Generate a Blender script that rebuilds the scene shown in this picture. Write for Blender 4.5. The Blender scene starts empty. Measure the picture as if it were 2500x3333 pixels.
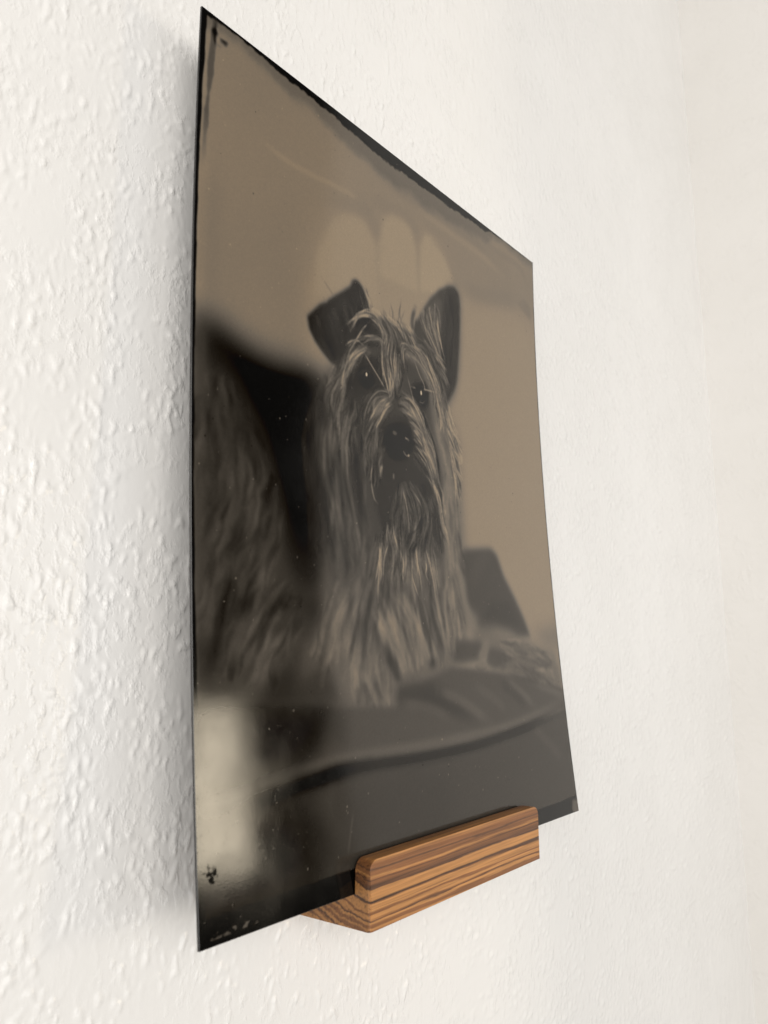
import bpy, bmesh, math, random
import numpy as np
from mathutils import Matrix, Vector

# ------------------------------------------------------------------ scene, camera, light
scene = bpy.context.scene
MM = 0.001
cam_d = bpy.data.cameras.new('camera')
cam = bpy.data.objects.new('camera', cam_d)
scene.collection.objects.link(cam)
scene.camera = cam
AZ, EL, RO = 0.906935, 0.168286, 0.006782
CAM = Vector((-130.907, -157.337, 68.651)) * MM
fw = Vector((math.sin(AZ) * math.cos(EL), math.cos(AZ) * math.cos(EL), math.sin(EL)))
r0 = Vector((math.cos(AZ), -math.sin(AZ), 0.0))
d0 = fw.cross(r0)
rt = r0 * math.cos(RO) + d0 * math.sin(RO)
dn = -r0 * math.sin(RO) + d0 * math.cos(RO)
M = Matrix(((rt.x, -dn.x, -fw.x), (rt.y, -dn.y, -fw.y), (rt.z, -dn.z, -fw.z))).to_4x4()
M.translation = CAM
cam.matrix_world = M
cam_d.sensor_fit = 'HORIZONTAL'
cam_d.sensor_width = 27.0
cam_d.lens = 27.0 * 2622.74 / 2500.0
cam_d.clip_start = 0.005
cam_d.clip_end = 50.0
cam_d.dof.use_dof = True
cam_d.dof.focus_distance = 0.284
cam_d.dof.aperture_fstop = cam_d.lens / 1.35

world = bpy.data.worlds.new('World')
scene.world = world
world.use_nodes = True
world.node_tree.nodes['Background'].inputs[0].default_value = (1.0, 0.86, 0.70, 1)
world.node_tree.nodes['Background'].inputs[1].default_value = 0.05

def area(name, loc, target, sx, sy, power, col):
    l = bpy.data.lights.new(name, 'AREA')
    l.shape = 'RECTANGLE'; l.size = sx; l.size_y = sy; l.energy = power; l.color = col
    o = bpy.data.objects.new(name, l)
    scene.collection.objects.link(o)
    o.location = loc
    o.rotation_euler = (Vector(target) - Vector(loc)).to_track_quat('-Z', 'Y').to_euler()
    return o
# the far window whose end shows as the bright strip in the plate
area('window_light', (1.921, -2.305, -0.035), (-0.045, -0.039, -0.035), 0.22, 0.51, 8.2, (1.0, 0.87, 0.66))
# big daylight opening in front of the wall, a little to the right
area('daylight', (0.50, -2.62, -0.10), (0.10, 0.0, 0.10), 1.5, 1.3, 12.5, (0.97, 0.985, 1.0))
# unseen fill lamp added for daylight bounced back by the room
area('room_fill', (-1.25, -1.5, 0.34), (0.15, 0.0, 0.25), 2.3, 1.3, 53.0, (1.0, 0.97, 0.93))

scene.view_settings.view_transform = 'Standard'
scene.view_settings.look = 'None'
scene.view_settings.exposure = 0.0
scene.view_settings.gamma = 1.0
scene.view_settings.use_curve_mapping = False

# ------------------------------------------------------------------ helpers
rng = np.random.default_rng(7)

def mesh_from(name, verts, faces, mat, smooth=True):
    me = bpy.data.meshes.new(name)
    verts = np.asarray(verts, np.float32); faces = np.asarray(faces, np.int32)
    me.vertices.add(len(verts)); me.vertices.foreach_set('co', verts.ravel())
    me.loops.add(faces.size); me.loops.foreach_set('vertex_index', faces.ravel())
    me.polygons.add(len(faces))
    me.polygons.foreach_set('loop_start', np.arange(0, faces.size, 4, dtype=np.int32))
    me.update(calc_edges=True)
    if smooth:
        me.polygons.foreach_set('use_smooth', np.ones(len(faces), bool))
    me.materials.append(mat)
    me.validate()
    return me

def link(name, me, parent=None, **props):
    o = bpy.data.objects.new(name, me)
    scene.collection.objects.link(o)
    if parent is not None:
        o.parent = parent
    for k, v in props.items():
        o[k] = v
    return o

def grid_faces(nx, ny, flip=False):
    i, j = np.meshgrid(np.arange(nx - 1), np.arange(ny - 1))
    a = (j * nx + i).ravel()
    f = np.stack([a, a + 1, a + nx + 1, a + nx], 1)
    return f[:, ::-1] if flip else f

def perlin(x, y, seed):
    g = np.random.default_rng(seed).uniform(0, 2 * np.pi, (256, 256))
    gx, gy = np.cos(g), np.sin(g)
    xi = np.floor(x).astype(int); yi = np.floor(y).astype(int)
    xf = x - xi; yf = y - yi
    u = xf * xf * xf * (xf * (xf * 6 - 15) + 10); v = yf * yf * yf * (yf * (yf * 6 - 15) + 10)
    def d(ox, oy):
        a = (xi + ox) & 255; b = (yi + oy) & 255
        return gx[a, b] * (xf - ox) + gy[a, b] * (yf - oy)
    n0 = d(0, 0) * (1 - u) + d(1, 0) * u
    n1 = d(0, 1) * (1 - u) + d(1, 1) * u
    return (n0 * (1 - v) + n1 * v) * 1.5

def smooth(a, lo, hi):
    t = np.clip((a - lo) / (hi - lo), 0, 1)
    return t * t * (3 - 2 * t)

def nodes(mat):
    mat.use_nodes = True
    nt = mat.node_tree
    return nt, nt.nodes, nt.links, nt.nodes['Principled BSDF']

def srgb(r, g, b):
    f = lambda c: (c / 255 / 12.92) if c / 255 <= 0.04045 else ((c / 255 + 0.055) / 1.055) ** 2.4
    return (f(r), f(g), f(b), 1.0)

# ------------------------------------------------------------------ materials
def wall_material(name, fine, tint_a, tint_b):
    m = bpy.data.materials.new(name)
    nt, N, L, b = nodes(m)
    tc = N.new('ShaderNodeTexCoord')
    n1 = N.new('ShaderNodeTexNoise'); n1.inputs['Scale'].default_value = 9.0; n1.inputs['Detail'].default_value = 3
    cr = N.new('ShaderNodeValToRGB')
    cr.color_ramp.elements[0].position = 0.3; cr.color_ramp.elements[0].color = tint_a
    cr.color_ramp.elements[1].position = 0.7; cr.color_ramp.elements[1].color = tint_b
    L.new(tc.outputs['Object'], n1.inputs['Vector']); L.new(n1.outputs['Fac'], cr.inputs['Fac'])
    L.new(cr.outputs['Color'], b.inputs['Base Color'])
    b.inputs['Roughness'].default_value = 0.24
    b.inputs['Specular IOR Level'].default_value = 0.5
    mp = N.new('ShaderNodeMapping'); mp.inputs['Scale'].default_value = (1.0, 1.0, 0.6)
    n2 = N.new('ShaderNodeTexNoise'); n2.inputs['Scale'].default_value = 420.0; n2.inputs['Detail'].default_value = 3.5; n2.inputs['Roughness'].default_value = 0.55
    mr = N.new('ShaderNodeMapRange'); mr.inputs['From Min'].default_value = 0.50; mr.inputs['From Max'].default_value = 0.72
    n3 = N.new('ShaderNodeTexNoise'); n3.inputs['Scale'].default_value = 55.0; n3.inputs['Detail'].default_value = 2
    m3 = N.new('ShaderNodeMapRange'); m3.inputs['From Min'].default_value = 0.36; m3.inputs['From Max'].default_value = 0.56
    ml = N.new('ShaderNodeMath'); ml.operation = 'MULTIPLY'
    bp = N.new('ShaderNodeBump'); bp.inputs['Strength'].default_value = fine; bp.inputs['Distance'].default_value = 0.00025
    L.new(tc.outputs['Object'], mp.inputs['Vector']); L.new(mp.outputs['Vector'], n2.inputs['Vector']); L.new(tc.outputs['Object'], n3.inputs['Vector'])
    L.new(n2.outputs['Fac'], mr.inputs['Value']); L.new(n3.outputs['Fac'], m3.inputs['Value'])
    L.new(mr.outputs['Result'], ml.inputs[0]); L.new(m3.outputs['Result'], ml.inputs[1]); L.new(ml.outputs[0], bp.inputs['Height'])
    L.new(bp.outputs['Normal'], b.inputs['Normal'])
    return m

def plate_material():
    m = bpy.data.materials.new('varnished_collodion')
    nt, N, L, b = nodes(m)
    at = N.new('ShaderNodeAttribute'); at.attribute_name = 'print'
    tc = N.new('ShaderNodeTexCoord')
    L.new(at.outputs['Color'], b.inputs['Base Color'])
    nz = N.new('ShaderNodeTexNoise'); nz.inputs['Scale'].default_value = 70.0; nz.inputs['Detail'].default_value = 6
    mr = N.new('ShaderNodeMapRange'); mr.inputs['From Min'].default_value = 0.3; mr.inputs['From Max'].default_value = 0.7
    mr.inputs['To Min'].default_value = 0.07; mr.inputs['To Max'].default_value = 0.14
    L.new(tc.outputs['Object'], nz.inputs['Vector']); L.new(nz.outputs['Fac'], mr.inputs['Value'])
    L.new(mr.outputs['Result'], b.inputs['Roughness'])
    sv = N.new('ShaderNodeMath'); sv.operation = 'MULTIPLY'; sv.inputs[1].default_value = 0.5
    L.new(at.outputs['Alpha'], sv.inputs[0]); L.new(sv.outputs[0], b.inputs['Specular IOR Level'])   # varnish is missing where the film is torn
    b.inputs['IOR'].default_value = 1.34
    nb = N.new('ShaderNodeTexNoise'); nb.inputs['Scale'].default_value = 2400.0; nb.inputs['Detail'].default_value = 4
    bp = N.new('ShaderNodeBump'); bp.inputs['Strength'].default_value = 0.022; bp.inputs['Distance'].default_value = 0.0002
    L.new(tc.outputs['Object'], nb.inputs['Vector']); L.new(nb.outputs['Fac'], bp.inputs['Height'])
    nd = N.new('ShaderNodeTexNoise'); nd.inputs['Scale'].default_value = 1500.0; nd.inputs['Detail'].default_value = 1
    md = N.new('ShaderNodeMapRange'); md.inputs['From Min'].default_value = 0.70; md.inputs['From Max'].default_value = 0.80
    b2 = N.new('ShaderNodeBump'); b2.inputs['Strength'].default_value = 0.05; b2.inputs['Distance'].default_value = 0.0001
    L.new(tc.outputs['Object'], nd.inputs['Vector']); L.new(nd.outputs['Fac'], md.inputs['Value']); L.new(md.outputs['Result'], b2.inputs['Height'])
    L.new(bp.outputs['Normal'], b2.inputs['Normal']); L.new(b2.outputs['Normal'], b.inputs['Normal'])
    return m

def metal_material():
    m = bpy.data.materials.new('black_lacquered_metal')
    nt, N, L, b = nodes(m)
    tc = N.new('ShaderNodeTexCoord')
    nz = N.new('ShaderNodeTexNoise'); nz.inputs['Scale'].default_value = 260.0; nz.inputs['Detail'].default_value = 4
    cr = N.new('ShaderNodeValToRGB')
    cr.color_ramp.elements[0].position = 0.35; cr.color_ramp.elements[0].color = (0.010, 0.009, 0.009, 1)
    cr.color_ramp.elements[1].position = 0.75; cr.color_ramp.elements[1].color = (0.028, 0.027, 0.027, 1)
    L.new(tc.outputs['Object'], nz.inputs['Vector']); L.new(nz.outputs['Fac'], cr.inputs['Fac'])
    L.new(cr.outputs['Color'], b.inputs['Base Color'])
    b.inputs['Roughness'].default_value = 0.22
    return m

def wood_material():
    m = bpy.data.materials.new('zebrawood')
    nt, N, L, b = nodes(m)
    def math_(op, a, c=None):
        n = N.new('ShaderNodeMath'); n.operation = op
        for k, v in ((0, a), (1, c)):
            if v is None: continue
            if isinstance(v, (int, float)): n.inputs[k].default_value = v
            else: L.new(v, n.inputs[k])
        return n.outputs[0]
    def noise(scale, stretch, detail, rough=0.5):
        mp = N.new('ShaderNodeMapping'); mp.inputs['Scale'].default_value = stretch
        L.new(tc.outputs['Object'], mp.inputs['Vector'])
        n = N.new('ShaderNodeTexNoise'); n.inputs['Scale'].default_value = scale; n.inputs['Detail'].default_value = detail
        n.inputs['Roughness'].default_value = rough
        L.new(mp.outputs['Vector'], n.inputs['Vector'])
        return n.outputs['Fac']
    tc = N.new('ShaderNodeTexCoord')
    sp = N.new('ShaderNodeSeparateXYZ'); L.new(tc.outputs['Object'], sp.inputs[0])
    z = math_('MULTIPLY', sp.outputs['Z'], 1000.0)
    y = math_('MULTIPLY', sp.outputs['Y'], 1000.0)
    w1 = math_('MULTIPLY', math_('SUBTRACT', noise(110.0, (0.07, 1, 1), 2), 0.5), 4.0)
    w2 = math_('MULTIPLY', math_('SUBTRACT', noise(520.0, (0.05, 1, 1), 5, 0.65), 0.5), 2.2)
    lean = math_('MULTIPLY', math_('ADD', y, 5.7), -0.26)
    h = math_('ADD', math_('ADD', z, lean), math_('ADD', w1, w2))
    t = math_('PINGPONG', math_('DIVIDE', math_('ADD', h, 9.3), 19.0), 1.0)
    cr = N.new('ShaderNodeValToRGB')
    lt, md, dk = WOOD_LT, WOOD_MD, WOOD_DK
    stops = [(0.0, lt), (0.03, md), (0.07, md), (0.085, lt), (0.115, lt), (0.13, dk), (0.15, md), (0.17, lt), (0.215, lt), (0.23, md), (0.25, md), (0.265, lt),
             (0.375, lt), (0.39, md), (0.405, dk), (0.43, dk), (0.45, lt), (0.60, lt), (0.615, dk), (0.72, md), (0.735, dk), (0.75, md), (0.78, lt), (0.80, md), (0.84, md), (0.855, dk), (0.875, md), (0.93, md), (1.0, lt)]
    e = cr.color_ramp.elements
    while len(e) < len(stops): e.new(0.5)
    for k, (pos, c) in enumerate(stops):
        e[k].position = pos; e[k].color = c
    L.new(t, cr.inputs['Fac'])
    # fibres and pores along the grain
    fib = noise(1600.0, (0.02, 1, 1), 4, 0.6)
    mr = N.new('ShaderNodeMapRange'); mr.inputs['From Min'].default_value = 0.25; mr.inputs['From Max'].default_value = 0.75
    mr.inputs['To Min'].default_value = 0.62; mr.inputs['To Max'].default_value = 1.3
    L.new(fib, mr.inputs['Value'])
    mx = N.new('ShaderNodeMix'); mx.data_type = 'RGBA'; mx.blend_type = 'MULTIPLY'; mx.inputs['Factor'].default_value = 1.0
    L.new(cr.outputs['Color'], mx.inputs['A']); L.new(mr.outputs['Result'], mx.inputs['B'])
    # thin dark lines between the wide bands, and end faces darkened: end grain plus their weaker light put into the colour
    ln = noise(1150.0, (0.012, 1, 1), 3, 0.6)
    m2 = N.new('ShaderNodeMapRange'); m2.inputs['From Min'].default_value = 0.56; m2.inputs['From Max'].default_value = 0.70
    m2.inputs['To Min'].default_value = 1.0; m2.inputs['To Max'].default_value = 0.50
    L.new(ln, m2.inputs['Value'])
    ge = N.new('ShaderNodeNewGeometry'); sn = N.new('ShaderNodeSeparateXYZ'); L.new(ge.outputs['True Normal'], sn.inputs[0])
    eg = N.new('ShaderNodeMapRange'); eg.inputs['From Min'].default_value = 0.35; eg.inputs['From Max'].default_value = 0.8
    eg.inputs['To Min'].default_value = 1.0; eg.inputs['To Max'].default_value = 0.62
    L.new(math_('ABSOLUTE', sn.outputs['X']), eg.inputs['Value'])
    mx2 = N.new('ShaderNodeMix'); mx2.data_type = 'RGBA'; mx2.blend_type = 'MULTIPLY'; mx2.inputs['Factor'].default_value = 1.0
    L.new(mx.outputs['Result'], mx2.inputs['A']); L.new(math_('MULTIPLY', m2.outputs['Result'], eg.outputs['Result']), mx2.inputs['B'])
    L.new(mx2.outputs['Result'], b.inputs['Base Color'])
    b.inputs['Roughness'].default_value = 0.5
    bp = N.new('ShaderNodeBump'); bp.inputs['Strength'].default_value = 0.25; bp.inputs['Distance'].default_value = 0.0002
    L.new(fib, bp.inputs['Height']); L.new(bp.outputs['Normal'], b.inputs['Normal'])
    return m
WOOD_LT = srgb(186, 131, 76); WOOD_MD = srgb(134, 87, 50); WOOD_DK = srgb(82, 53, 35)

# ------------------------------------------------------------------ walls (hand-trowelled, painted plaster)
WALL_Y = 28.0      # mm behind the foot of the plate
CORNER_X = 546.0

def plaster(a, z, seed):
    """relief of the textured plaster in mm"""
    wa = perlin(a / 9, z / 9, seed + 1) * 1.6; wz = perlin(a / 9, z / 9, seed + 2) * 1.6
    n1 = perlin((a + wa) / 2.2, (z + wz) / 3.4, seed + 3)
    n2 = perlin((a + wa) / 1.1, (z + wz) / 1.7, seed + 4)
    n4 = perlin((a + wa * 2) / 6.5, (z + wz * 2) / 9.0, seed + 9)
    mask = smooth(perlin(a / 15, z / 18, seed + 6) + 0.45 * perlin(a / 5.5, z / 6.5, seed + 8), -0.38, 0.22)
    lumps = smooth(n1 + 0.5 * n2, 0.08, 0.72)
    ridge = np.clip(1 - np.abs(n4) * 7.0, 0, 1) ** 2 * smooth(perlin(a / 12, z / 12, seed + 10), -0.1, 0.3)
    low = perlin(a / 60, z / 70, seed + 7)
    return 0.40 * lumps * (0.08 + 0.92 * mask) + 0.16 * ridge + 0.04 * n2 * mask + 0.4 * low

def axis(lo, flo, fhi, hi, step, coarse):
    return np.concatenate([np.arange(lo, flo, coarse), np.arange(flo, fhi, step), np.arange(fhi, hi, coarse), [hi]])

xs = np.concatenate([np.arange(-620, -70, 8.0), np.arange(-70, 130, 0.6), np.arange(130, 330, 1.2), np.arange(330, CORNER_X, 2.4), [CORNER_X, CORNER_X + 3]])
zs = np.concatenate([np.arange(-640, -130, 4.0), np.arange(-130, 300, 0.75), np.arange(300, 560, 1.8), np.arange(560, 1153, 3.5)])
X, Z = np.meshgrid(xs, zs)
relief = plaster(X + 700, Z + 700, 20)
roundc = 0.4 * np.clip((X - CORNER_X + 9) / 9, 0, 1) ** 2
V = np.stack([X, WALL_Y + 0.3 - relief - roundc * 0.6, Z], -1).reshape(-1, 3) * MM
wall_mat = wall_material('painted_plaster', 0.75, (0.80, 0.79, 0.772, 1), (0.83, 0.82, 0.804, 1))
cream_mat = wall_material('cream_plaster', 0.8, (0.80, 0.782, 0.75, 1), (0.83, 0.812, 0.784, 1))
link('wall_back', mesh_from('wall_back', V, grid_faces(len(xs), len(zs)), wall_mat), kind='structure')

ys = axis(-430, -120, WALL_Y, WALL_Y, 1.6, 3.0)[:-1]
ys = np.concatenate([ys[:-1], [WALL_Y, WALL_Y + 3]])
zs2 = axis(-640, -100, 560, 1150, 2.0, 4.0)
Y, Z2 = np.meshgrid(ys, zs2)
relief2 = plaster(Y + 900, Z2 + 700, 60)
V2 = np.stack([CORNER_X - relief2, Y, Z2], -1).reshape(-1, 3) * MM
n0 = len(V2)
# the reveal where this wall ends, turned back with a rounded corner
prof = [(CORNER_X + 2.5 - 2.5 * math.cos(t), -430 - 2.5 * math.sin(t)) for t in np.linspace(0.2, math.pi / 2, 6)] + [(CORNER_X + 120, -432.5)]
V3 = [];
for zz in zs2:
    for q in prof: V3.append((q[0] * MM, q[1] * MM, zz * MM))
f3 = grid_faces(len(prof), len(zs2), True) + n0
fs = np.concatenate([grid_faces(len(ys), len(zs2), True), f3])
link('wall_right', mesh_from('wall_right', np.concatenate([V2, np.array(V3)]), fs, cream_mat), kind='structure')

# ------------------------------------------------------------------ the picture on the plate, painted stroke by stroke in plate millimetres
PW, PH = 203.8, 254.0
PRINT = [
    ('F',130,12,0.85,[(45.4,176.4),(47.0,193.9),(54.4,207.9),(62.2,217.0),(73.8,221.1),(82.5,216.6),(90.0,229.6),(101.6,231.0),(110.8,229.8),(122.5,229.5),(131.3,219.5),(138.0,213.8),(174.2,220.9),(203.8,223.2),(220.6,98.2),(213.8,69.8),(105.1,80.6),(67.4,151.1)]),
    ('F',142,2.6,0.75,[(48.4,181.6),(49.9,197.3),(57.4,211.5),(63.8,217.5),(71.2,220.0),(77.2,217.9),(81.6,212.6),(82.1,189.1)]),
    ('F',136,10,0.85,[(135.5,210.2),(174.1,219.4),(202.1,221.1),(220.6,98.2),(215.2,75.3),(129.9,83.6),(128.3,141.0)]),
    ('F',137,8,0.7,[(45.5,187.0),(115.6,213.6),(133.3,213.5),(130.5,166.7),(59.7,154.4),(45.3,160.8)]),
    ('F',144,2.2,0.8,[(83.2,201.3),(82.9,215.5),(86.2,225.4),(90.9,230.0),(97.6,231.1),(103.6,228.0),(106.5,221.6),(107.1,204.0)]),
    ('F',146,2,0.8,[(108.7,204.6),(108.8,223.8),(112.9,230.9),(120.4,231.9),(127.0,227.2),(132.4,219.9),(134.4,212.6)]),
    ('L',118,3.2,0.5,2.2,[(51.3,217.7),(73.8,223.5),(79.9,220.2),(82.9,214.3)]),
    ('L',118,2.6,0.5,2,[(73.8,228.2),(95.7,232.2),(104.6,231.0),(107.1,223.1)]),
    ('L',124,2.2,0.6,1.6,[(116.1,231.4),(125.9,228.1),(133.1,220.2),(135.2,214.2)]),
    ('F',120,4,0.55,[(117.2,233.2),(127.1,231.3),(135.8,217.1),(152.9,218.5),(174.3,223.1),(185.9,227.2),(198.3,224.5),(204.7,247.2),(175.4,248.2),(139.0,247.4),(101.6,246.4)]),
    ('L',114,3.5,0.5,3,[(138.1,216.6),(158.1,220.3),(177.2,225.6),(188.9,228.2)]),
    ('F',112,1.6,0.7,[(186.5,227.4),(193.6,231.4),(199.9,229.7),(200.1,222.8),(194.1,224.7)]),
    ('F',128,10,0.35,[(0.2,206.9),(30.6,244.1),(95.7,248.6),(193.0,249.0),(189.6,241.5),(95.7,235.9),(45.2,223.6),(19.0,196.5),(2.4,170.5)]),
    ('L',138,1.2,0.5,0.5,[(24.6,223.8),(39.5,223.0),(60.5,225.5),(77.3,226.8)]),
    ('L',118,2.5,0.35,1.5,[(70.4,226.6),(79.0,224.6)]),
    ('L',138,3,0.5,1.5,[(2.1,215.6),(1.7,194.4),(1.6,170.2),(1.5,160.3)]),
    ('L',112,4,0.35,3,[(5.9,204.0),(5.1,184.6),(4.9,162.3)]),
    ('L',110,3,0.45,2.2,[(73.6,244.9),(99.7,241.6),(127.3,242.2),(153.8,242.3),(178.0,240.1)]),
    ('L',138,1.6,0.4,1.2,[(101.6,238.7),(127.2,238.8),(153.7,238.7),(175.0,236.0)]),
    ('L',112,1.5,0.4,1,[(153.9,246.7),(169.8,245.9),(189.9,246.2),(197.1,239.7)]),
    ('F',66,5,1,[(0.5,153.7),(8.0,151.6),(15.9,147.5),(24.1,141.3),(27.7,131.8),(35.0,122.0),(38.6,113.2),(40.7,101.4),(42.4,83.2),(63.4,84.2),(65.8,60.4),(56.4,52.6),(0.1,55.0)]),
    ('F',68,9,0.8,[(2.8,139.4),(10.3,143.2),(19.3,136.4),(25.2,126.7),(29.7,113.8),(30.4,95.9),(25.3,86.8),(3.6,81.5)]),
    ('F',82,6,0.7,[(9.1,117.5),(14.6,116.7),(19.0,112.2),(14.3,99.5),(9.4,95.6),(8.5,106.4)]),
    ('H',50,70,3.4,30,0.45,4,[[(4.9,144.4),(4.4,126.8),(4.9,110.0)],[(12.5,142.9),(12.5,128.6),(11.3,114.4)],[(19.3,136.4),(22.7,125.3),(24.8,111.2)]]),
    ('H',44,92,3.2,34,0.6,4,[[(12.4,121.5),(10.1,109.1),(8.4,95.5)],[(22.6,119.9),(18.9,105.1),(11.9,87.6)],[(32.1,110.5),(28.0,97.4),(18.3,83.8)]]),
    ('H',38,98,3,50,0.6,4,[[(6.8,93.8),(5.6,81.6),(2.8,66.1)],[(18.5,90.6),(11.7,77.9),(6.2,63.7)],[(33.7,87.3),(23.6,74.0),(13.3,62.0)],[(40.3,80.5),(31.6,69.0),(24.0,58.4)]]),
    ('F',88,4,0.8,[(14.7,73.1),(18.0,74.8),(21.5,79.0),(23.2,78.2),(17.9,70.7),(13.9,63.5),(11.3,63.6)]),
    ('F',96,4,0.8,[(25.8,70.7),(33.0,73.3),(37.3,72.9),(33.3,68.2),(26.6,63.2),(22.9,58.5),(19.6,58.6),(21.0,65.8)]),
    ('F',40,5,0.8,[(4.4,73.0),(8.4,71.4),(9.2,65.2),(6.1,60.7),(2.2,60.1),(2.4,69.9)]),
    ('F',50,4,0.8,[(27.6,61.6),(32.6,64.8),(36.0,61.3),(35.6,55.4),(25.0,55.1)]),
    ('F',84,3,0.8,[(39.7,70.7),(45.7,72.5),(48.0,67.2),(42.3,61.1),(38.5,61.2)]),
    ('F',13,9,0.98,[(0.3,157.6),(4.9,159.6),(9.1,159.2),(15.9,156.3),(25.5,154.0),(37.0,154.6),(46.5,154.5),(54.0,154.0),(49.8,143.7),(47.4,134.1),(49.8,124.7),(52.2,114.2),(50.2,103.3),(47.0,93.6),(42.7,89.6),(39.7,94.0),(36.8,101.9),(34.1,112.6),(30.6,122.2),(25.2,131.3),(21.1,139.6),(14.8,145.3),(7.0,149.4),(0.4,151.0)]),
    ('F',36,7,0.55,[(34.6,110.8),(52.3,115.2),(50.8,88.3),(42.5,86.0),(36.6,96.4)]),
    ('F',34,7,0.75,[(37.9,96.5),(48.6,99.4),(50.1,88.2),(46.6,76.1),(42.1,77.8)]),
    ('F',30,6,0.6,[(39.6,153.1),(53.7,153.9),(52.0,144.2),(44.9,142.5),(38.2,147.8)]),
    ('L',70,2,0.6,1.2,[(3.1,158.1),(3.2,148.3),(2.3,135.0),(2.3,101.4),(2.4,69.9)]),
    ('F',66,8,1,[(52.2,153.5),(61.4,160.2),(72.8,165.6),(93.7,163.4),(113.1,162.4),(129.2,151.1),(129.2,128.8),(128.5,104.6),(131.2,89.5),(123.9,72.1),(116.2,62.2),(89.5,56.7),(82.1,51.2),(59.1,51.5),(52.6,56.4),(49.5,69.9),(51.5,88.3),(51.9,107.4),(49.2,126.5),(50.5,143.8)]),
    ('F',110,6,0.85,[(77.0,98.0),(94.6,102.7),(111.3,99.7),(122.3,106.4),(127.7,98.6),(130.6,88.3),(124.2,74.3),(114.4,63.3),(89.9,59.7),(80.8,54.1),(56.6,54.4),(49.4,68.1),(56.0,82.9)]),
    ('F',114,4.5,0.9,[(113.7,156.4),(123.7,150.0),(128.0,138.4),(127.4,122.5),(126.7,104.4),(130.2,92.9),(129.5,83.6),(121.8,72.0),(113.7,72.0),(115.7,86.4),(116.8,103.6),(114.2,126.5)]),
    ('F',62,4,0.8,[(105.8,111.6),(113.5,119.4),(116.3,108.1),(116.9,95.6),(113.8,87.5),(106.5,91.5),(106.8,102.7)]),
    ('F',62,5,0.7,[(76.9,96.9),(69.2,99.3),(59.7,93.6),(57.2,79.2),(64.8,83.3),(76.3,89.8)]),
    ('H',42,92,2.4,44,0.6,3,[[(47.0,143.0),(49.9,126.7),(52.1,107.4),(52.9,88.4)],[(59.7,153.4),(55.7,127.7),(57.6,108.1),(59.1,85.9)],[(72.1,149.0),(69.2,123.9),(71.0,103.5),(73.1,89.6)]]),
    ('H',30,70,2.6,26,0.5,4,[[(49.3,150.7),(45.2,130.7),(47.9,111.7),(49.4,92.8)],[(55.9,152.4),(51.6,131.9),(53.5,112.5),(54.6,93.2)]]),
    ('H',84,112,1.2,30,0.55,2,[[(53.4,142.5),(51.4,128.9),(54.3,113.5),(55.8,102.0)],[(64.0,144.9),(62.4,126.9),(66.7,109.2),(69.9,99.4)]]),
    ('H',34,50,1.4,22,0.5,2,[[(51.8,139.1),(51.8,121.0),(54.4,101.9)],[(69.2,138.6),(70.6,119.9),(74.1,101.8)]]),
    ('H',66,128,3.4,34,0.6,4,[[(55.0,88.5),(48.7,77.1),(42.3,61.1)],[(68.8,94.3),(60.0,78.3),(54.2,59.0)],[(89.3,103.3),(87.0,80.0),(89.6,57.7)],[(107.4,99.4),(109.0,80.7),(114.6,64.4)],[(123.4,98.3),(125.6,83.4),(123.9,72.1)]]),
    ('H',60,134,1.9,56,0.6,3,[[(56.4,88.6),(50.0,77.1),(44.9,61.0)],[(68.5,91.3),(60.0,78.3),(54.5,62.6)],[(78.4,95.0),(72.2,79.6),(65.8,60.4)],[(89.1,101.1),(87.0,80.0),(88.1,59.8)],[(99.7,98.8),(101.4,80.4),(106.5,62.4)],[(115.1,97.7),(116.9,80.9),(118.1,67.6)]]),
    ('H',50,68,1.6,22,0.55,2.4,[[(70.0,90.4),(62.9,78.4),(57.3,62.5)],[(79.9,93.0),(76.9,78.7),(76.6,60.1)],[(93.9,95.1),(95.9,80.3),(100.8,61.5)],[(106.5,91.5),(112.2,75.3),(112.6,64.4)]]),
    ('H',108,124,1.6,18,0.6,2,[[(71.7,82.0),(77.2,73.8),(82.7,63.4)],[(78.0,89.9),(86.5,74.9),(92.5,59.6)],[(90.4,95.9),(99.3,78.3),(108.4,62.3)]]),
    ('F',48,2,0.8,[(77.0,71.3),(79.6,69.8),(83.6,63.9),(86.2,57.8),(82.1,58.5),(77.9,64.9)]),
    ('F',46,2.2,0.8,[(103.2,65.6),(106.8,64.5),(105.5,61.9),(101.8,62.5)]),
    ('H',72,126,1.5,36,0.55,2,[[(115.5,153.1),(121.5,137.3),(121.3,115.7),(123.4,98.3)],[(125.9,150.4),(127.5,133.4),(126.9,109.2),(129.8,95.3)]]),
    ('F',100,3,0.9,[(59.9,62.9),(64.7,64.2),(73.8,63.6),(79.2,62.0),(81.6,54.1),(80.1,50.8),(70.1,50.7),(64.8,50.1),(60.6,51.5),(58.2,57.0)]),
    ('F',92,2.5,0.6,[(54.5,62.6),(59.5,63.4),(59.2,52.4),(54.3,52.7)]),
    ('H',84,116,1.6,18,0.55,1.4,[[(61.7,63.3),(61.2,57.8),(62.7,51.3)],[(76.9,62.5),(78.2,57.2),(79.7,51.8)]]),
    ('L',66,1.2,0.6,1,[(66.3,58.1),(67.5,54.8),(68.3,51.2)]),
    ('L',66,1.2,0.6,1,[(71.7,58.4),(73.2,55.0),(74.6,51.6)]),
    ('L',76,1,0.5,0.9,[(62.5,56.8),(63.2,51.3)]),
    ('F',66,2.4,0.97,[(127.6,104.5),(132.0,106.5),(151.2,108.5),(155.6,106.4),(159.9,98.0),(168.1,88.7),(173.5,81.4),(178.1,73.4),(155.7,72.8),(137.3,74.5),(132.8,81.4),(130.6,87.1),(130.3,94.1),(127.9,99.8)]),
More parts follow.
